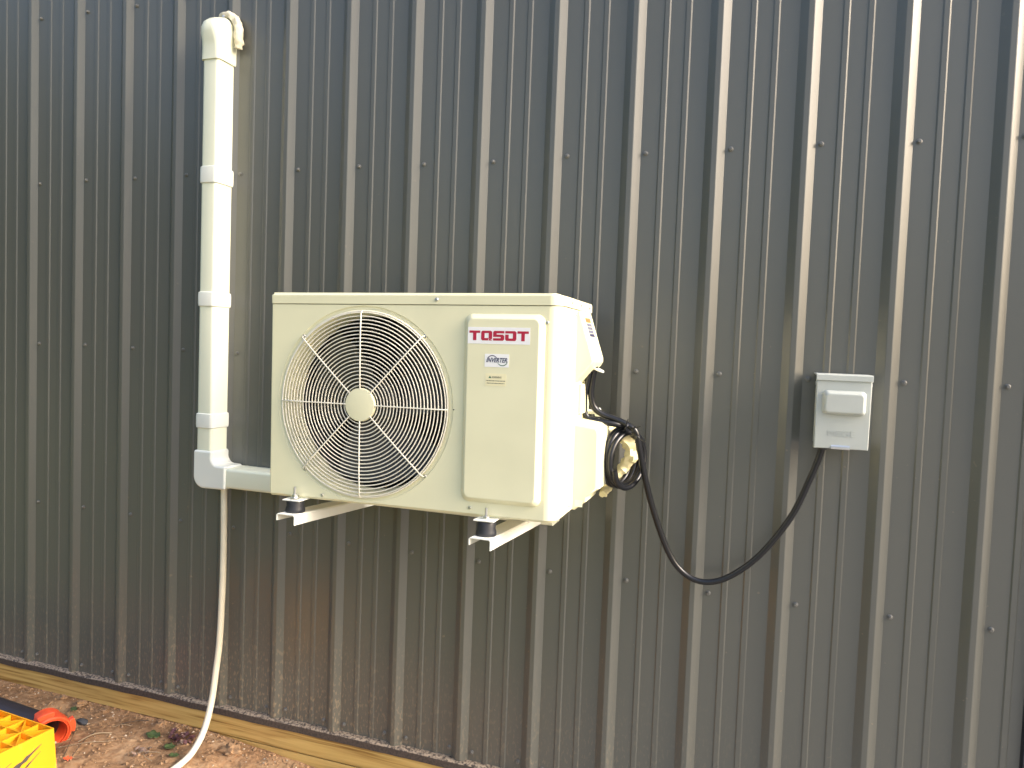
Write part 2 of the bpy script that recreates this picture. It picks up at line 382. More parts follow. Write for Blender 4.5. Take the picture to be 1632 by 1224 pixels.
# screws: washer-headed, one right of every rib on each girt, both sides along the foot
sg = G(); sg.lathe_y((0, 0, 0), [(.0072, 0), (.0072, -.0012), (.0052, -.0024)], 12, True, True)
sg.lathe_y((0, 0, 0), [(.0044, -.0022), (.0044, -.0062), (.0036, -.0072)], 6, True, True)
screw0 = None
def put_screw(x, y, z, parent=wall):
    global screw0
    if screw0 is None: screw0 = sg.obj('screw', 'screw', None, smooth=30); o = screw0
    else: o = screw0.copy(); COL.objects.link(o)
    o.parent = parent; o.location = Vector((x, y, z)) - root_loc(parent); o.rotation_euler = (random.uniform(-.05, .05), random.uniform(0, 6.28), random.uniform(-.05, .05)); return o
for i in range(-1, 15):
    for z in (2.7096, 2.1, 1.4904, .8808):
        put_screw(i * PITCH + random.uniform(-.0015, .0015), -.0006, z + random.uniform(-.004, .004))
    for dx in (0, -.0085 - .069): put_screw(i * PITCH + dx, -.0006, .274 + random.uniform(-.004, .004))
# base flashing: upstand behind the sheets, sloping shelf, front lip; wavy from handling
tv = []; xs = [XL + (XR - XL) * k / 240 for k in range(241)]
tp = [(.004, .30), (.0035, .2475), (-.010, .2455), (-.0185, .2430), (-.0215, .2400), (-.0245, .2200), (-.0225, .2198), (-.0195, .236), (.002, .241), (.006, .30)]
for x in xs:
    w = .0016 * noise.noise(Vector((x * 6, 0, 0))); q = .0012 * noise.noise(Vector((x * 23, 4, 0)))
    for k, (y, z) in enumerate(tp): tv.append((x, y + (w if 2 < k < 8 else 0), z + (q + w if 1 < k < 8 else 0)))
n = len(tp)
tf = [(k * n + i, k * n + (i + 1) % n, (k + 1) * n + (i + 1) % n, (k + 1) * n + i) for k in range(240) for i in range(n)]
mesh_obj('base_flashing', tv, tf, 'trim', wall, smooth=30, label='dark dusty base flashing under the sheets')
# treated boards under the flashing
for z0, z1, y in ((.1505, .2395, -.0195), (.02, .1452, -.0165)):
    mesh_obj('plank', G().box(XL, XR, y, .03, z0, z1).v, G().box(0, 1, 0, 1, 0, 1).f, 'wood', wall, bevel=.0025, label='yellowish treated wood board below the siding')
# body of the building behind the sheets
G().box(XL, XR, .035, 5.0, .05, Z1).obj('building_core', 'wall', wall)
G().prism_z([(XR, -.001), (XR + .004, -.012), (XR + .088, -.014), (XR + .092, .06), (XR + .060, .12), (XR, .12)], .2478, Z1).obj('corner_trim', 'edge', wall, label='dark corner trim at the right end of the siding')
G().box(XL - .1, XR + .1, -.05, 5.1, Z1, Z1 + .12).obj('roof_edge', 'wall', wall)

# ------------------------------------------------------------------ wall brackets
def bracket(x0, x1, label):
    t = thing('wall_bracket', label, 'bracket', ((x0 + x1) / 2, -.02, 1.04), 'wall brackets under the air conditioner')
    def zlow(y): return 1.0325 - .0635 * y              # the arms rise a little towards their free end
    th = .003; h = .027; loops = []
    for y in (-.505, -.0225):
        z = zlow(y)
        loops.append([(x, y, z + dz) for x, dz in ((x0, .008), (x0, h - .004), (x0 + .004, h), (x1 - .004, h), (x1, h - .004), (x1, 0), (x1 - th, 0), (x1 - th, h - .006), (x1 - .006, h - th), (x0 + .006, h - th), (x0 + th, h - .006), (x0 + th, .008))])
    G().loft(loops).obj('arm', 'bracket', t, smooth=40, bevel=.0008)
    # upright rail on the wall
    c = (x0 + x1) / 2
    G().loft([[(x, y, z) for x, y in ((x0 + .004, -.0225), (x1 - .004, -.0225), (x1 - .004, -.0325), (x1 - .007, -.0325), (x1 - .007, -.0255), (x0 + .007, -.0255), (x0 + .007, -.0325), (x0 + .004, -.0325))] for z in (1.075, 1.56)]).obj('upright_rail', 'bracket', t)
    for y, zt in ((-.462, 1.1235), (-.17, 1.1235)):
        z = zlow(y) + h; H = zt - z
        G().loft([[(c + R * math.cos(a * math.pi / 12), y + R * math.sin(a * math.pi / 12), z + f * H) for a in range(24)]
                  for R, f in ((.0235, 0.0), (.0255, .08), (.025, .3), (.0225, .55), (.0235, .85), (.0215, 1.0))]).obj('rubber_mount', 'rubber', t, smooth=40)
    y = -.466
    b = G().loft([[(c + .0035 * math.cos(a * .7854), y + .0035 * math.sin(a * .7854), z) for a in range(8)] for z in (1.1265, 1.156)])
    b.loft([[(c + .0085 * math.cos(a * math.pi / 3), y + .0085 * math.sin(a * math.pi / 3), z) for a in range(6)] for z in (1.1285, 1.1365)])
    b.loft([[(c + .012 * math.cos(a * math.pi / 8), y + .012 * math.sin(a * math.pi / 8), z) for a in range(16)] for z in (1.1268, 1.1287)])
    b.obj('bolt', 'zinc', t, smooth=30)
    return t
bracket(1.455, 1.511, 'white steel bracket arm under the fan side of the air conditioner')
bracket(1.990, 2.046, 'white steel bracket arm under the plain cover side of the air conditioner')

# ------------------------------------------------------------------ air conditioner (built square, then turned half a degree)
AX, AY, AZ = 1.780, -.45, 1.1275
ac = thing('air_conditioner', 'ivory outdoor air conditioner unit with round fan grille mounted on the wall', 'air conditioner', (AX, AY, AZ), rot=(0, rad(-.55), 0))
xl, xr, yb = AX - .388, AX + .405, AY + .312; zt = AZ + .535; zl = AZ + .5085
def plan(ins=0.0, n=8):
    """cabinet outline seen from above, counter-clockwise from the back left"""
    out = [(xl + ins, yb - ins)]
    for cx, cy, r, a0, a1 in ((xl, AY, .005, 180, 270), (xr, AY, .030, 270, 360)):
        r2 = max(.001, r - ins); ox = xl + r if cx == xl else xr - r; oy = AY + r
        for k in range(n + 1):
            a = rad(a0 + (a1 - a0) * k / n); out.append((ox + r2 * math.cos(a), oy + r2 * math.sin(a)))
    out.append((xr - ins, yb - ins)); return out
# cabinet: wrapped sides, folded-under foot; the flat front is separate geometry with the fan opening
cb = G(); P0 = plan(); P1 = plan(.006)
sidepts = [p for p in P0]
nP = len(P0); i_fl = 9; i_fr = 10       # indices of the ends of the flat front
v = []; f = []
zs = [(P1, AZ), (P0, AZ + .006), (P0, zl)]
for P, z in zs: v += [(x, y, z) for x, y in P]
for k in range(2):
    for i in range(nP):
        j = (i + 1) % nP
        if k == 1 and i == i_fl: continue
        f.append((k * nP + i, k * nP + j, (k + 1) * nP + j, (k + 1) * nP + i))
f.append(tuple(range(nP)))
cb.add(v, f)
fx0, fx1 = P0[i_fl][0], P0[i_fr][0]; fz0, fz1 = AZ + .006, zl
hc = (AX - .1115, AY, AZ + .2555)
sx = hc[0] + .262
Nn = 96
def sq(a):
    c, s_ = math.cos(a), math.sin(a)
    t = min([q for q in ((sx - hc[0]) / c if c > 1e-9 else 9, (fx0 - hc[0]) / c if c < -1e-9 else 9, (fz1 - hc[2]) / s_ if s_ > 1e-9 else 9, (fz0 - hc[2]) / s_ if s_ < -1e-9 else 9) if q > 0])
    return (hc[0] + c * t, AY, hc[2] + s_ * t)
angs = [2 * math.pi * k / Nn for k in range(Nn)]
for cxz in ((sx, fz0), (sx, fz1), (fx0, fz0), (fx0, fz1)):
    a = math.atan2(cxz[1] - hc[2], cxz[0] - hc[0]) % (2 * math.pi)
    k = min(range(len(angs)), key=lambda q: abs(angs[q] - a)); angs[k] = a
prof = [(.2512, 0), (.2504, .0004), (.2485, .0030), (.2477, .0034), (.2395, .0036), (.2360, .0046), (.2325, .008), (.2295, .016), (.2280, .028), (.2275, .078)]
loops = [[sq(a) for a in angs]] + [[(hc[0] + R * math.cos(a), AY + y, hc[2] + R * math.sin(a)) for a in angs] for R, y in prof]
cb.loft(loops, False, False)
cb.add([(sx, AY, fz0), (fx1, AY, fz0), (fx1, AY, fz1), (sx, AY, fz1)], [(0, 1, 2, 3)])
cab = cb.obj('cabinet', 'cabinet', ac, smooth=38, wn=True)
# lid
LP = lambda ins: [(x, y) for x, y in plan(ins)]
lid = G().loft([[(x, y, z) for x, y in LP(i)] for i, z in ((.004, zl + .0005), (-.0015, zl + .0022), (-.0018, zt - .004), (-.0002, zt - .0010), (.004, zt), (.016, zt), (.019, zt + .0045))])
lid.obj('lid', 'cabinet', ac, smooth=38, wn=True)
# feet tabs under the front edge
for c in (1.483, 2.018):
    G().box(c - .026, c + .026, AY - .034, AY + .05, AZ - .0035, AZ - .0005).obj('foot', 'bracket', ac, bevel=.001)
# fan chamber, coil, fan behind the grille
G().loft([[(hc[0] + R * math.cos(a), AY + y, hc[2] + R * math.sin(a)) for a in angs] for R, y in ((.2275, .078), (.25, .082), (.25, .26), (.02, .262))], False, True).obj('fan_chamber', 'dark', ac)
cg = G()
for k in range(46):
    x = hc[0] - .24 + k * .0107; cg.box(x, x + .0035, AY + .225, AY + .25, hc[2] - .235, hc[2] + .235)
cg.obj('condenser_coil', 'fin', ac)
fan = G().lathe_y((hc[0], AY + .07, hc[2]), [(.001, 0), (.045, .002), (.055, .012), (.055, .10)], 32).obj('fan', 'fan', ac)
for b in range(3):
    bv = []; bf = []
    for i in range(9):
        for k in range(13):
            R = .05 + (.214 - .05) * i / 8; a = rad(120 * b + 25 + (k / 12 - .5) * (95 - 12 * i / 8) + 18 * i / 8)
            y = AY + .085 + .075 * (k / 12) - .02 * (i / 8)
            bv.append((hc[0] + R * math.cos(a), y, hc[2] + R * math.sin(a)))
    bf = [(i * 13 + k, i * 13 + k + 1, (i + 1) * 13 + k + 1, (i + 1) * 13 + k) for i in range(8) for k in range(12)]
    mesh_obj('fan_blade', bv, bf, 'fan', fan, smooth=60, fix=False)
# grille: concentric wires, spokes, hub
hub = G().lathe_y((hc[0], AY - .010, hc[2]), [(.0425, .006), (.0425, -.001), (.041, -.0035), (.030, -.0045), (.012, -.005)], 40, False, True)
grille = hub.obj('fan_grille', 'cabinet', ac, smooth=40)
nr = 21
for k in range(nr):
    R = .0485 + (.2335 - .0485) * k / (nr - 1)
    G().ring((hc[0], AY - .0065 - .004 * math.sin(math.pi * k / (nr - 1)), hc[2]), R, .0015, 88, 6).obj('grille_ring', 'wire', grille, smooth=60)
G().ring((hc[0], AY - .002, hc[2]), .2375, .0022, 96, 6).obj('grille_ring', 'wire', grille, smooth=60)
for k in range(8):
    a = rad(45 * k + (1.2 if k % 2 else (.6 if k in (2, 6) else -.2))); R1 = .246 if k % 2 else .238
    d = Vector((math.cos(a), 0, math.sin(a))); c = Vector(hc)
    pts = [c + d * R + Vector((0, y, 0)) for R, y in ((.038, -.0122), (.10, -.0138), (.18, -.0132), (R1 - .006, -.0098), (R1, -.0030))]
    G().tube(pts, .0017, 6).obj('grille_spoke', 'wire', grille, smooth=60)
def ac_screw(x, y, z, r=.0045, axis='y', m='zinc'):
    if axis == 'y': gg = G().lathe_y((x, y, z), [(r, 0), (r, -.001), (r * .75, -.0026), (r * .3, -.0028)], 10, True, True)
    else: gg = G().loft([[(x + h, y + R * math.cos(k * math.pi / 5), z + R * math.sin(k * math.pi / 5)) for k in range(10)] for R, h in ((r, 0), (r, .001), (r * .75, .0026), (r * .3, .0028))])
    return gg.obj('screw', m, ac, smooth=40)
for k in (1, 3, 5, 7):
    a = rad(45 * k + 1.2); ac_screw(hc[0] + .2465 * math.cos(a), AY + .0034, hc[2] + .2465 * math.sin(a), .0056)
for x, z in ((1.556, 1.141), (1.969, 1.147)): ac_screw(x, AY, z)
ac_screw(1.870, AY - .0018, zl + .014, .005); ac_screw(2.1515, AY - .0002, 1.598, .004)
ac_screw(AX + .141, AY, hc[2], .0016, m='dark')  # small hole in the front, its darkness drawn as a dark disc
for y in (-.36, -.27, -.17): ac_screw(xr + .0018, y, zl + .0145, .0042, 'x')
for y in (-.31, -.20): ac_screw(xr, y, zl - .012, .0042, 'x')
ac_screw(xr, -.325, AZ + .02, .0042, 'x')
# raised cover on the right of the front
cx0, cx1, cz0, cz1 = 1.946, 2.1475, 1.163, 1.6165
cl = []
for ins, y in ((0, .0005), (.0004, -.0022), (.0018, -.0040), (.0098, -.0122), (.0118, -.0136), (.014, -.014)):
    cl.append([(x, AY + y, z) for x, z in rrect(cx0 + ins, cx1 - ins, cz0 + ins, cz1 - ins, .021 - ins * .6, 8)])
G().loft(cl, False, True).obj('front_cover', 'cabinet', ac, smooth=50, wn=True)
FY = AY - .014
# brand label with its five letters
bl = G().box(1.9590, 2.1145, FY - .0005, FY - .0001, 1.5450, 1.5845).obj('brand_label', 'white', ac, smooth=None, label='white label with crimson TOSOT lettering')
def letter(rects, x, z):
    s_ = .001; g2 = G()
    for poly in rects: g2.prism_y([(x + a * s_, z + b * s_) for a, b in poly], FY - .00085, FY - .00055)
    g2.obj('letter', 'red', bl, smooth=None)
def rc(a, b, c, d): return [(a, b), (c, b), (c, d), (a, d)]
W, H, S, T = 27.6, 23.0, 8.6, 5.6
Tt = [rc(0, H - T, W, H), rc((W - S) / 2, 0, (W + S) / 2, H - T)]
Qq = [[(0, 3), (3, 0), (S, 0), (S, H), (3, H), (0, H - 3)], [(S, H - T), (W - S, H - T), (W - S, H), (S, H)], [(S, 0), (17.2, 0), (17.2 + T * .4, T), (S, T)],
      [(W - S, 5.2), (W - 2, 2.5), (W, 4.5), (W, H - 3), (W - 3, H), (W - S, H)], [(18.8, 0), (W + .4, 0), (W - 3, 2.2), (W - S + 1, 4.6), (20.4, 4.6)]]
Ss = [[(3, H), (0, H - 3), (0, 8.7), (S, 8.7), (S, H)], [(S, H - T), (W, H - T), (W, H), (S, H)], [(S, 8.7), (W - S, 8.7), (W - S, 14.3), (S, 14.3)],
      [(W - S, 0), (W - 3, 0), (W, 3), (W, 11.3), (W - 3, 14.3), (W - S, 14.3)], [(0, 0), (W - S, 0), (W - S, T), (0, T)]]
Oo = [[(0, 3), (3, 0), (S, 0), (S, 14.6), (0, 14.6)], [(S, 0), (W - S, 0), (W - S, T), (S, T)], [(W - S, 0), (W - 3, 0), (W, 3), (W, H - 3), (W - 3, H), (W - S, H)],
      [(0, H - T), (W - S, H - T), (W - S, H), (0, H)]]
for k, L_ in enumerate((Tt, Qq, Ss, Oo, Tt)): letter(L_, 1.9628 + k * .0302, 1.5530)
# small white badge and the caution label
il = G().box(2.0035, 2.0640, FY - .0005, FY - .0001, 1.4905, 1.5215).obj('badge_label', 'white', ac, smooth=None, label='small white label reading INVERTER with a swoosh ring')
text_mesh('lettering', 'INVERTER', .0150, 'navy', il, (2.0070, FY - .0008, 1.5020), shear=.35, offset=.0003, width=.0525)
def arc(cx, cz, R, a0, a1, w0, w1, m, n=14):
    v = []; 
    for k in range(n + 1):
        a = rad(a0 + (a1 - a0) * k / n); w = (w0 + (w1 - w0) * k / n) * math.sin(math.pi * (k + .6) / (n + 1.2)) / 2
        for q in (R - w, R + w): v.append((cx + q * math.cos(a) * 1.12, FY - .0008, cz + q * math.sin(a)))
    mesh_obj('swoosh', v, [(2 * k, 2 * k + 1, 2 * k + 3, 2 * k + 2) for k in range(n)], m, il, smooth=None)
arc(2.0225, 1.5060, .0115, 200, 10, .0016, .0026, 'navy'); arc(2.0480, 1.5058, .0115, 195, 365, .0022, .0020, 'green')
wl_ = G().box(2.0065, 2.0580, FY - .0005, FY - .0001, 1.4460, 1.4750).obj('caution_label', 'cream_label', ac, smooth=None, label='small cream caution label with print')
mesh_obj('triangle_mark', [(2.0145, FY - .0008, 1.4642), (2.0215, FY - .0008, 1.4642), (2.0180, FY - .0008, 1.4702)], [(0, 1, 2)], 'green', wl_, smooth=None)
text_mesh('lettering', 'WARNING', .0062, 'grey_print', wl_, (2.0225, FY - .0008, 1.4645), width=.0245)
for z, a, b in ((1.4570, 2.0085, 2.0562), (1.4512, 2.0105, 2.0545)):
    pr = G(); x = a
    while x < b:
        w = random.uniform(.0012, .0034); pr.add([(x, FY - .0008, z), (min(x + w, b), FY - .0008, z), (min(x + w, b), FY - .0008, z + .0019), (x, FY - .0008, z + .0019)], [(0, 1, 2, 3)]); x += w + .0009
    pr.obj('fine_print', 'grey_print', wl_, smooth=None)
# right side: pressed upright rib, terminal cover, valve cover
G().loft([[(x, y, z) for x, y in ((xr - .001, -.355), (xr + .0035, -.348), (xr + .0035, -.322), (xr - .001, -.315))] for z in (AZ + .03, zl - .03)]).obj('side_rib', 'cabinet', ac, bevel=.0012)
X = xr
tcv = []
for y, ins in ((-.172, 0), (-.292, 0), (-.2985, .0014), (-.300, .004)):
    tcv.append([(X - .001, y, 1.634 - ins * 2.0), (X + .006, y, 1.636 - ins * 2), (X + .0435 - ins, y, 1.519), (X + .0440 - ins, y, 1.508 + ins * .3), (X + .0390 - ins, y, 1.4985 + ins * .6), (X - .001, y, 1.453 + ins * .7)])
tc_ = G().loft(tcv).obj('terminal_cover', 'cabinet', ac, smooth=30, wn=True)
def slant(t, y, o=.0006): return (X + .006 + (.0435 - .006) * t + o, y, 1.636 + (1.519 - 1.636) * t + o * .3)
mesh_obj('sticker', [slant(.14, -.262), slant(.14, -.205), slant(.24, -.205), slant(.24, -.262)], [(0, 1, 2, 3)], 'orange', tc_, smooth=None)
for k in range(4):
    a = .26 + k * .075; mesh_obj('sticker', [slant(a, -.262), slant(a, -.205), slant(a + .062, -.205), slant(a + .062, -.262)], [(0, 1, 2, 3)], 'greylab' if k < 3 else 'navy', tc_, smooth=None)
# white pull tab of the cover
pt = G().loft([[(2.2225 + .0165 * math.cos(a * .3927) * s_, -.205 + .020 * math.sin(a * .3927) * s_, 1.488 + dz - .0065 * math.cos(a * .3927) * s_) for a in range(16)] for s_, dz in ((.9, -.003), (1, -.001), (1, .001), (.9, .003))])
pt.obj('pull_tab', 'fitting', tc_, smooth=60)
vc = []
vp = lambda i: [(X - .001, 1.358 - i), (X + .052, 1.350 - i), (X + .0655 - i * .7, 1.340 - i), (X + .0665 - i * .7, 1.187 + i * .3), (X + .034, 1.163 + i * .3), (X + .0315, 1.150 + i * .3), (X + .004, 1.128 + i * .3), (X - .001, 1.128 + i * .3)]
for y, i in ((-.150, 0), (-.268, 0), (-.279, .003), (-.2845, .009), (-.286, .014)): vc.append([(x, y, z) for x, z in vp(i)])
vcv = G().loft(vc).obj('valve_cover', 'cabinet', ac, smooth=35, wn=True)
G().box(X + .006, X + .026, -.2868, -.2862, 1.139, 1.156).obj('recess', 'duct', vcv)
# gland plate, valve cap between the covers
G().box(X - .001, X + .008, -.255, -.165, 1.372, 1.450).obj('gland_plate', 'cabinet', ac, bevel=.003)
G().loft([[(2.214 + dx, -.15 + R * math.cos(a * .3927), 1.372 + R * math.sin(a * .3927)) for a in range(16)] for dx, R in ((-.035, .006), (-.008, .006), (-.006, .012), (.006, .012), (.009, .008))]).obj('valve_cap', 'fitting', ac, smooth=40)

# ------------------------------------------------------------------ line set cover (white duct down the wall)
ls = thing('line_set_cover', 'cream plastic line duct running down the wall and across to the air conditioner', 'duct', (.858, 0, 1.03))
dx0, dx1, dy = .8225, .8860, -.0855
def sect(x0, x1, y, r=.011, yb_=-.0005, n=4):
    out = [(x0, yb_)]
    for cx, a0 in ((x0, 180), (x1, 270)):
        ox = x0 + r if cx == x0 else x1 - r
        for k in range(n + 1):
            a = rad(a0 + 90 * k / n); out.append((ox + r * math.cos(a), y + r + r * math.sin(a)))
    out.append((x1, yb_)); return out
G().loft([[(x, y, z) for x, y in sect(dx0, dx1, dy)] for z in (1.12, 2.50)]).obj('vertical_duct', 'duct', ls, smooth=40)
for z0, z1 in ((2.051, 2.107), (1.642, 1.691), (1.232, 1.282)):
    G().loft([[(x, y, z) for x, y in sect(dx0 - e, dx1 + e, dy - e, .013)] for z, e in ((z0, .0015), (z0 + .002, .004), (z0 + .012, .0048), (z1 - .012, .0048), (z1 - .002, .004), (z1, .0015))]).obj('coupling', 'fitting', ls, smooth=40)
# hood where the duct turns into the wall
hp = [(2.455, .0050, 0, .013), (2.458, .0062, 0, .014), (2.495, .0066, 0, .018), (2.515, .008, -.003, .022), (2.540, .0115, -.010, .030), (2.560, .0125, -.011, .034), (2.578, .0100, -.004, .034), (2.592, .004, .012, .030), (2.601, -.006, .034, .020), (2.604, -.018, .056, .008)]
G().loft([[(x, y, z) for x, y in sect(dx0 - e, dx1 + e, dy + d - .005, r, n=6)] for z, e, d, r in hp]).obj('wall_hood', 'duct', ls, smooth=50)
# elbow and horizontal run
def arcpts(cx, cz, r, a0, a1, n=8): return [(cx + r * math.cos(rad(a0 + (a1 - a0) * k / n)), cz + r * math.sin(rad(a0 + (a1 - a0) * k / n))) for k in range(n + 1)]
ep = [(.8165, 1.157)] + arcpts(.8165 + .042, 1.028 + .042, .042, 180, 270) + [(.948, 1.0295), (.948, 1.1085)] + arcpts(.917, 1.1345, .025, 270, 180) + [(.892, 1.157)]
G().prism_y(ep, -.0915, -.0005).obj('elbow', 'fitting', ls, smooth=40, bevel=.008, seg=3)
G().loft([[(x, y, z) for y, z in [(-.0005, 1.0345)] + [(-.0855 + .011 + .011 * math.cos(rad(a)), 1.0345 + .011 + .011 * math.sin(rad(a))) for a in (270, 247, 225, 202, 180)] + [(-.0855 + .011 + .011 * math.cos(rad(a)), 1.1025 - .011 + .011 * math.sin(rad(a))) for a in (180, 157, 135, 112, 90)] + [(-.0005, 1.1025)]] for x in (.93, 2.08)]).obj('horizontal_duct', 'duct', ls, smooth=40)
# crinkled sealant round the hood's top
G().tube([(.838, -.022, 2.606), (.862, -.026, 2.618), (.884, -.026, 2.617), (.903, -.026, 2.600), (.914, -.025, 2.572), (.917, -.024, 2.540), (.911, -.022, 2.508)], [.010, .013, .014, .0145, .015, .015, .012], 12, smooth=7, wob=.45).obj('sealant_bead', 'putty', ls, smooth=60, label='crinkled cream sealant round the duct hood')
G().loft([[(.872 + R * math.cos(a * 1.0472), -.045 + dy_, 2.606 + R * math.sin(a * 1.0472)) for a in range(6)] for R, dy_ in ((.006, 0), (.006, -.004), (.003, -.006))]).obj('hood_screw', 'zinc', ls)

# drain hose
hs = [(.911, -.05, 1.06), (.912, -.05, 1.023), (.915, -.05, .872), (.918, -.055, .70), (.914, -.060, .504), (.911, -.070, .409), (.914, -.095, .300), (.916, -.130, .222), (.914, -.175, .175), (.911, -.222, .158), (.910, -.30, .154), (.92, -.42, .152), (.96, -.56, .150)]
tag(G().tube(hs, .0105, 14, smooth=8).obj('drain_hose', 'hose', smooth=60), 'thin cream drain hose hanging from the duct elbow down to the soil', 'hose')

# ------------------------------------------------------------------ cables
ca = [(2.204, -.225, 1.500), (2.197, -.215, 1.470), (2.187, -.205, 1.425), (2.186, -.200, 1.385), (2.197, -.198, 1.362), (2.225, -.195, 1.356), (2.262, -.188, 1.351), (2.296, -.178, 1.342)]
u = Vector((.42, .9, 0)).normalized(); n_ = Vector((.9, -.42, 0)).normalized(); cc = Vector((2.283, -.15, 1.259))
coil = []
for k in range(0, 60):
    a = rad(70 - 360 * 3.65 * k / 59); q = .0125 * (k / 59 * 3.65 - 1.5)
    R = .072 + .003 * math.sin(k * .9)
    coil.append(cc + u * (R * math.cos(a)) + Vector((0, 0, (R + .002) * math.sin(a))) + n_ * q + Vector((0, 0, -.004)) * (k / 59))
tag(G().tube(ca[:-1] + [(2.288, -.165, 1.343)] + coil, .0078, 10, smooth=3).obj('coiled_cable', 'cable', smooth=60), 'black cable wound into a coil beside the valve cover', 'cable')
cbp = [(2.214, -.215, 1.500), (2.206, -.205, 1.465), (2.202, -.197, 1.425), (2.210, -.190, 1.392), (2.232, -.185, 1.374), (2.262, -.180, 1.364), (2.293, -.178, 1.352), (2.320, -.176, 1.333), (2.331, -.165, 1.287), (2.343, -.143, 1.219), (2.366, -.112, 1.122), (2.408, -.080, 1.003), (2.449, -.065, .946), (2.503, -.060, .925), (2.567, -.056, .945), (2.644, -.055, 1.014), (2.716, -.055, 1.123), (2.757, -.055, 1.227), (2.780, -.055, 1.300), (2.785, -.055, 1.34)]
tag(G().tube(cbp, .0082, 10, smooth=8).obj('power_cable', 'cable', smooth=60), 'black power cable sagging from the air conditioner to the grey switch box', 'cable')
for k, (p, d) in enumerate((((2.296, -.19, 1.350), (.006, -.012, .013)), ((2.316, -.19, 1.343), (.016, -.008, .006)), ((2.325, -.185, 1.320), (.020, -.01, -.008)))):
    q = Vector(p); d = Vector(d)
    tie = G().ring((0, 0, 0), .0105, .0016, 20, 5)
    axis_ = Vector((.9, .1, -.35)).normalized(); rot = Vector((0, 1, 0)).rotation_difference(axis_).to_matrix()
    tie.v = [tuple(rot @ Vector((v_[0], v_[1] * 1.6, v_[2])) + q - Vector((0, -.012, .006))) for v_ in tie.v]
    tie.tube([q, q + d * .5, q + d * 1.3], .0015, 5); tie.tube([q - d * .15, q + d * .2], .0036, 6)
    tag(tie.obj('cable_tie', 'cable', smooth=50), ('black cable tie nearest the air conditioner, its tail up', 'black cable tie in the middle where the two cables cross', 'black cable tie lowest on the sagging cable, tail pointing right')[k], 'cable tie', 'cable ties on the cables')
# wrapped refrigerant pipe seen through the coil
wp = [(2.225, -.155, 1.325), (2.262, -.125, 1.318), (2.292, -.110, 1.296), (2.300, -.105, 1.262), (2.284, -.105, 1.228), (2.262, -.12, 1.200), (2.246, -.145, 1.172), (2.240, -.175, 1.160)]
tag(G().tube(wp, [.014, .017, .018, .017, .015, .012, .011, .010], 12, smooth=6, wob=.55).obj('wrapped_pipe', 'foil', smooth=25), 'pale yellow crumpled pipe wrap behind the coiled cable', 'pipe')

# ------------------------------------------------------------------ disconnect box
db = thing('disconnect_box', 'small grey metal electrical switch box screwed to the wall on the right', 'switch box', (2.8215, 0, 1.317))
G().box(2.7625, 2.8795, -.0785, -.0036, 1.3225, 1.4985).obj('box_body', 'box', db, bevel=.002)
cvl = []
for ins, y in ((0, -.0725), (0, -.0985), (.0012, -.1006), (.0035, -.1015)):
    cvl.append([(2.7585 + ins + .0006, y, 1.3165 + ins), (2.8845 - ins - .0006, y, 1.3185 + ins), (2.8850 - ins, y, 1.492), (2.7578 + ins, y, 1.4915)])
cov = G().loft(cvl).obj('cover', 'box', db, smooth=35, wn=True)
hl = [(-.0036, 1.505), (-.1020, 1.5045), (-.1055, 1.502), (-.1060, 1.4885), (-.1040, 1.4880), (-.1035, 1.4995), (-.0036, 1.5025)]
G().loft([[(x, y, z) for y, z in hl] for x in (2.7565, 2.8865)]).obj('rain_hood', 'box', db, bevel=.0008)
bl_ = []
for ins, y in ((0, -.1010), (.0004, -.104), (.003, -.116), (.007, -.1205), (.010, -.1215)):
    bl_.append([(x, y, z) for x, z in rrect(2.7725 + ins, 2.8735 - ins, 1.4035 + ins * .9, 1.4640 - ins, .011 - ins * .35, 6)])
G().loft(bl_, False, True).obj('handle_bulge', 'box', cov, smooth=50, wn=True)
text_mesh('embossed_lettering', 'MSGE', .021, 'box', cov, (2.7890, -.1016, 1.3500), extrude=.0014, offset=0, width=.062)
G().loft([[(x, y, z) for y, z in ((-.095, 1.3200), (-.1085, 1.3175), (-.1090, 1.3205), (-.1030, 1.3235), (-.1015, 1.327), (-.0995, 1.327), (-.100, 1.3222))] for x in (2.7985, 2.8415)]).obj('hasp', 'zinc', db)
for x in (2.7585, 2.8845): G().loft([[(x + (.0018 if x > 2.8 else -.0018) * (d), -.085 + R * math.cos(a * .785), 1.480 + R * math.sin(a * .785)) for a in range(8)] for d, R in ((0, .006), (1, .006), (1.4, .004))]).obj('hinge_pin', 'zinc', db)
G().loft([[(2.7845 + R * math.cos(a * .5236), -.055 + R * math.sin(a * .5236), z) for a in range(12)] for R, z in ((.012, 1.3228), (.012, 1.312), (.010, 1.309))]).obj('cable_gland', 'rubber', db)

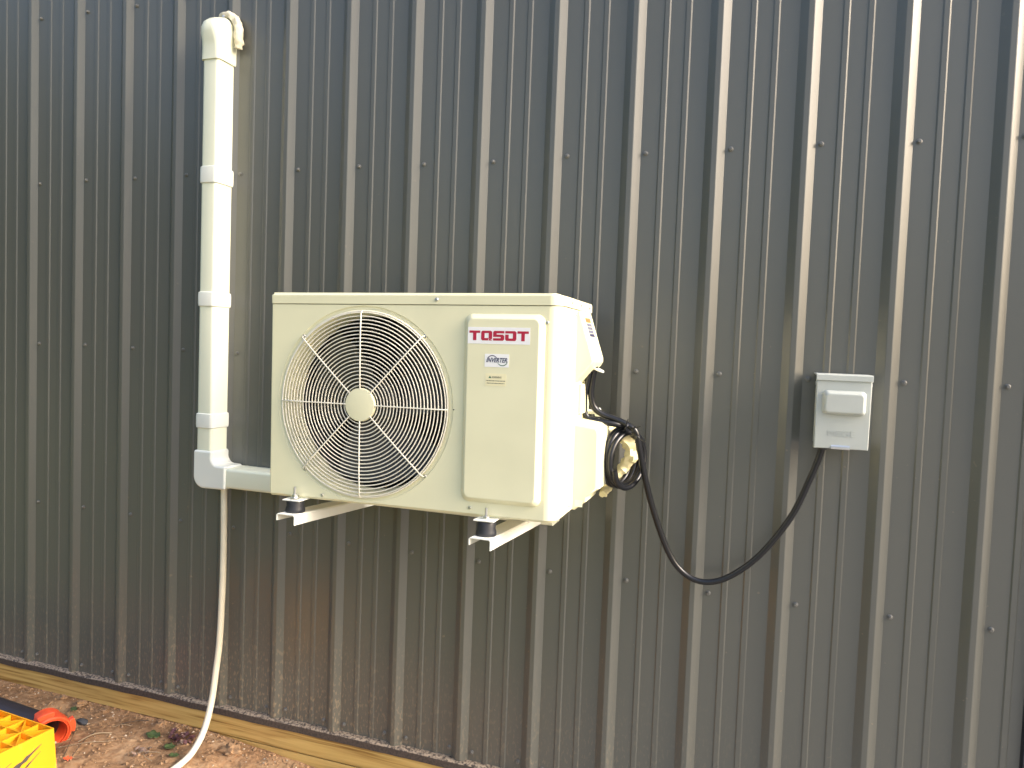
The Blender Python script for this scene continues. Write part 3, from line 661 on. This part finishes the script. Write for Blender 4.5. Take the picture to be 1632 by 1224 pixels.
# ------------------------------------------------------------------ yellow crate, black pipe, orange fitting
cr = thing('plastic_crate', 'yellow plastic crate turned upside down on the soil, scuffed black', 'crate', (.748, -.547, .14), rot=(0, 0, rad(-4)))
CW, CD, CH = .42, .33, .26
x1, y1, zt_ = .748, -.547, .40; x0, y0 = x1 - CW, y1 - CD; zb = zt_ - CH
fl = .012
shell = G()
for (ax0, ax1, ay0, ay1) in ((x0, x1, y1 - .004, y1), (x0, x1, y0, y0 + .004), (x0, x0 + .004, y0 + .004, y1 - .004), (x1 - .004, x1, y0 + .004, y1 - .004)):
    vv = [(ax0, ay0, zb), (ax1, ay0, zb), (ax1, ay1, zb), (ax0, ay1, zb), (ax0, ay0, zt_), (ax1, ay0, zt_), (ax1, ay1, zt_), (ax0, ay1, zt_)]
    cxm, cym = (x0 + x1) / 2, (y0 + y1) / 2
    vv = [(x + (fl * (zt_ - z) / CH) * (1 if x > cxm else -1), y + (fl * (zt_ - z) / CH) * (1 if y > cym else -1), z) for x, y, z in vv]
    shell.add(vv, G().box(0, 1, 0, 1, 0, 1).f)
shell.obj('side_walls', 'crate', cr, smooth=30)
G().box(x0 - fl - .004, x1 + fl + .004, y0 - fl - .004, y0 - fl + .004, zb - .001, zb + .022).obj('rim', 'crate', cr, bevel=.002)
# base lattice, uppermost now: floor sheet a little lower, square ribs and diagonal ribs
G().box(x0 + .0045, x1 - .0045, y0 + .0045, y1 - .0045, zt_ - .020, zt_ - .017).obj('base_sheet', 'crate', cr)
def bar(p, q, w, zt2, dz):
    p = Vector((p[0], p[1], 0)); q = Vector((q[0], q[1], 0)); d = (q - p).normalized(); s_ = Vector((-d.y, d.x, 0)) * (w / 2)
    return G().loft([[tuple(r + Vector((0, 0, zt2 - dz))) for r in (p - s_, q - s_, q + s_, p + s_)], [tuple(r + Vector((0, 0, zt2))) for r in (p - s_, q - s_, q + s_, p + s_)]])
nxr, nyr = 7, 6
for k in range(1, nxr):
    x = x0 + CW * k / nxr; bar((x, y0 + .005), (x, y1 - .005), .0032, zt_ - .0010, .0165).obj('lattice_rib', 'crate', cr)
for k in range(1, nyr):
    y = y0 + CD * k / nyr; bar((x0 + .005, y), (x1 - .005, y), .0032, zt_ - .0014, .0160).obj('lattice_rib', 'crate', cr)
for i in range(nxr):
    for k in range(nyr):
        ax, ay = x0 + CW * i / nxr + .004, y0 + CD * k / nyr + .004; bx_, by = x0 + CW * (i + 1) / nxr - .004, y0 + CD * (k + 1) / nyr - .004
        if i < 3: continue
        p, q = ((ax, ay), (bx_, by)) if (i + k) % 2 else ((ax, by), (bx_, ay))
        bar(p, q, .0030, zt_ - .0022, .0150).obj('lattice_rib', 'crate', cr)
# black scuff marks on the wall of the crate facing right
for a, b, w in (((-.150, .318), (-.036, .372), .013), ((-.130, .300), (-.040, .352), .006), ((-.175, .340), (-.120, .360), .004)):
    px = lambda q: x1 + fl * (zt_ - q) / CH + .0006
    ya, za, yb2, zb2 = y1 + a[0], a[1], y1 + b[0], b[1]; v = []; N_ = 10
    for k in range(N_ + 1):
        t = k / N_; y = ya + (yb2 - ya) * t; z = za + (zb2 - za) * t; h = w * (1 - t) * (1 + .4 * math.sin(k * 2.3)) + .0004
        v += [(px(z - h), y, z - h), (px(z + h), y, z + h)]
    mesh_obj('scuff_mark', v, [(2 * k, 2 * k + 1, 2 * k + 3, 2 * k + 2) for k in range(N_)], 'scuff', cr, smooth=None)

def ori(g_, c, d, up=(0, 0, 1)):
    """turn shapes built along -y so that they point along d from c"""
    rot = Vector((0, -1, 0)).rotation_difference(Vector(d).normalized()).to_matrix()
    g_.v = [tuple(rot @ Vector(v_) + Vector(c)) for v_ in g_.v]; return g_
pd = Vector((.962, .05, -.10)); pe = Vector((.396, -.278, .192))
tag(ori(G().lathe_y((0, 0, 0), [(.040, 0), (.0445, 0), (.0445, 1.1), (.040, 1.1), (.040, 0)], 28), pe, pd).obj('drain_pipe', 'pipe', smooth=40), 'black plastic drain pipe lying on the soil behind the yellow crate', 'pipe')
ft = thing('pipe_fitting', 'orange red plastic socket fitting on the end of the black pipe', 'fitting', pe)
fd = Vector((.88, -.42, -.16))
ori(G().lathe_y((0, 0, 0), [(.0455, .045), (.052, .044), (.053, .010), (.060, .004), (.0635, -.010), (.0635, -.036), (.060, -.040), (.0565, -.040), (.0545, -.030), (.0480, -.028), (.0455, -.022), (.0452, .045)], 40), pe, fd).obj('socket', 'orange_plastic', ft, smooth=35)
ori(G().ring((0, -.034, 0), .0525, .0035, 40, 6), pe, fd).obj('seal_ring', 'orange_plastic', ft, smooth=60)
for a0 in (-20, 75, 215):
    fv = [[(R * math.cos(rad(a0 + k * 8)), y, R * math.sin(rad(a0 + k * 8))) for R, y in ((.062, -.010), (.078, -.012), (.078, -.028), (.062, -.030))] for k in range(6)]
    gg = G().loft(fv); ori(gg, pe, fd).obj('lug', 'orange_plastic', ft, smooth=30, bevel=.002)

# ------------------------------------------------------------------ litter on the soil
def blob(name, c, r, m, squash=.7, seed=0, lumps=.35, sub=2):
    bm = bmesh.new(); bmesh.ops.create_icosphere(bm, subdivisions=sub, radius=1)
    for v_ in bm.verts:
        q = 1 + lumps * noise.noise(v_.co * 1.6 + Vector((seed * 7.3, 0, 0))) + lumps * .5 * noise.noise(v_.co * 4 + Vector((0, seed * 3.1, 0)))
        v_.co = Vector((v_.co.x * r[0] * q, v_.co.y * r[1] * q, v_.co.z * r[2] * q))
    me = bpy.data.meshes.new(name); bm.to_mesh(me); bm.free(); me.materials.append(M[m]); finish(me, 40)
    o = bpy.data.objects.new(name, me); COL.objects.link(o); o.location = c; return o
def gz(x, y, d=0): return ground_h(x, y) + d
tag(blob('stone', (.392, -.140, gz(.39, -.14, .006)), (.024, .014, .011), 'stone', seed=1), 'dark grey lump on the soil beside the orange fitting', 'stone')
cl_ = [(.19, -.052, .015, 'flat clay lump against the board behind the black pipe'), (.285, -.058, .019, 'clay clod against the board behind the orange fitting'), (.655, -.050, .017, 'clay clod touching the board behind the larger green leaf'), (.985, -.080, .026, 'large clay clod just right of the cream hose'), (.40, -.052, .012, 'small clay clod by the board right of the orange fitting')]
for k, (x, y, r, lb) in enumerate(cl_):
    tag(blob('clay_clod', (x, y, gz(x, y, r * .1)), (r * 1.3, r, r * .7), 'clod', seed=k + 3, lumps=.8, sub=3), lb, 'clod', 'clay clods by the board')
def leaf(name, c, L_, W_, rz, tilt, m, label, cat='leaf', curl=.3, group=None):
    v = []; f = []
    for i in range(7):
        t = i / 6; w = W_ * math.sin(math.pi * min(1, t * .93 + .05)) ** .8 * (1 + .38 * math.sin(i * 2.4 + L_ * 300))
        for s_ in (-1, -.5, 0, .5, 1): v.append(((t - .5) * L_, s_ * w / 2, curl * L_ * ((t - .5) ** 2) + abs(s_) * w * .18 - .002 + .002 * math.sin(i * 3 + s_ * 4)))
    for i in range(6):
        for k in range(4): f.append((i * 5 + k, i * 5 + k + 1, (i + 1) * 5 + k + 1, (i + 1) * 5 + k))
    o = mesh_obj(name, v, f, m, None, smooth=60, fix=False); o.location = c; o.rotation_euler = (tilt, tilt * .6, rz)
    s_ = o.modifiers.new('thick', 'SOLIDIFY'); s_.thickness = .0006
    return tag(o, label, cat, group)
leaf('fallen_leaf', (.690, -.118, gz(.69, -.118, .010)), .050, .034, .35, .25, 'leaf', 'larger green leaf lying on the soil left of the purple leaves')
leaf('fallen_leaf', (.794, -.152, gz(.794, -.152, .009)), .036, .026, .9, .3, 'leaf', 'small green leaf in front of the purple leaves')
leaf('fallen_leaf', (.853, -.196, gz(.853, -.196, .007)), .034, .018, .5, .2, 'leaf', 'narrow green leaf lying beside the cream hose end')
leaf('fallen_leaf', (.306, -.100, gz(.306, -.10, .010)), .026, .020, .2, .3, 'leaf', 'tiny green sprig just behind the orange fitting')
leaf('fallen_leaf', (.560, -.340, gz(.56, -.34, .008)), .026, .014, .9, .4, 'orange_plastic', 'orange red scrap lying beside the yellow crate', 'scrap')
pp = thing('purple_plant', 'low clump of purple brown leaves near the wooden board', 'plant', (.785, -.090, gz(.785, -.09)))
for k in range(60):
    a = random.uniform(0, 6.28); R = random.uniform(0, .045); L_ = random.uniform(.013, .028)
    v = []; d = Vector((math.cos(a), math.sin(a), random.uniform(.1, .9))).normalized(); s_ = Vector((-math.sin(a), math.cos(a), 0)) * L_ * .38
    b0 = Vector((.785 + R * math.cos(a * 1.7 + k) * 1.3, -.092 + R * math.sin(a * 1.7 + k) * .8, 0)); b0.z = gz(b0.x, b0.y, .001)
    m_ = b0 + d * L_ * .55 + Vector((0, 0, .002))
    mesh_obj('leaf', [b0, m_ - s_, b0 + d * L_, m_ + s_], [(0, 1, 2), (0, 2, 3)], 'purple' if k % 5 else 'dry', pp, smooth=None, fix=False)
tw = [((.47, -.30), (.60, -.20), .0016), ((.50, -.25), (.555, -.165), .0028), ((.44, -.21), (.53, -.33), .0013), ((.545, -.31), (.50, -.18), .0013), ((.70, -.23), (.79, -.19), .0015), ((.75, -.22), (.81, -.245), .0018), ((.52, -.13), (.575, -.10), .0017), ((.53, -.10), (.60, -.045), .0014)]
tl = ['long thin twig nearest the crate running towards the board', 'pale stout straw stalk in front of the orange fitting', 'thin twig crossing under the straw stalks by the crate', 'thin brown stem leaning across the straw near the crate', 'pale straw lying left of the hose end', 'short stout straw touching the grey dry leaves', 'short straw piece midway between fitting and board', 'dark curved twig touching the wooden board']
for k, (p, q, r) in enumerate(tw):
    mid = ((p[0] + q[0]) / 2 + random.uniform(-.006, .006), (p[1] + q[1]) / 2 + random.uniform(-.006, .006))
    o = G().tube([(*p, gz(*p, .004)), (*mid, gz(*mid, .009)), (*q, gz(*q, .004))], r * .7, 5, smooth=4).obj('twig', 'straw' if k in (0, 1, 4, 5, 6) else 'scuff', smooth=60); tag(o, tl[k], 'twig', 'twigs on the soil')
dl = thing('dry_leaves', 'small heap of grey brown dry leaf scraps on the soil', 'leaves', (.725, -.205, gz(.725, -.205)))
for k in range(22):
    a = random.uniform(0, 6.28); c = Vector((.725 + random.gauss(0, .022), -.205 + random.gauss(0, .014), 0)); c.z = gz(c.x, c.y, random.uniform(.002, .009)); L_ = random.uniform(.006, .013)
    d = Vector((math.cos(a), math.sin(a), random.uniform(-.4, .5))) * L_; s_ = Vector((-math.sin(a), math.cos(a), random.uniform(-.4, .4))) * L_ * .5
    mesh_obj('leaf', [c - d, c - s_, c + d, c + s_], [(0, 1, 2), (0, 2, 3)], 'dry', dl, smooth=None, fix=False)
# countless crumbs of clay and pebbles
def scatter(name, n, m, r0, r1, label, box=(-.4, 1.6, -.9, -.025)):
    v = []; f = []
    base = [(1, 0, 0), (-1, 0, 0), (0, 1, 0), (0, -1, 0), (0, 0, 1), (0, 0, -1)]; bf = [(0, 2, 4), (2, 1, 4), (1, 3, 4), (3, 0, 4), (2, 0, 5), (1, 2, 5), (3, 1, 5), (0, 3, 5)]
    for _ in range(n):
        x = random.uniform(box[0], box[1]); y = box[3] - (box[3] - box[2]) * random.random() ** 1.7; r = r0 + (r1 - r0) * random.random() ** 3
        z = gz(x, y, r * .2); a = random.uniform(0, 6.28); ca_, sa = math.cos(a), math.sin(a); k = len(v)
        for b in base:
            q = Vector(b) * r * random.uniform(.6, 1.3); v.append((x + q.x * ca_ - q.y * sa, y + q.x * sa + q.y * ca_, z + q.z * .75))
        f += [tuple(i + k for i in t) for t in bf]
    o = mesh_obj(name, v, f, m, smooth=None, fix=False); o['kind'] = 'stuff'; o['label'] = label
scatter('clay_crumbs', 5200, 'clod', .0012, .0085, 'countless clay crumbs scattered over the soil')
scatter('pebbles', 700, 'pale', .0015, .0055, 'small pale pebbles scattered over the soil')
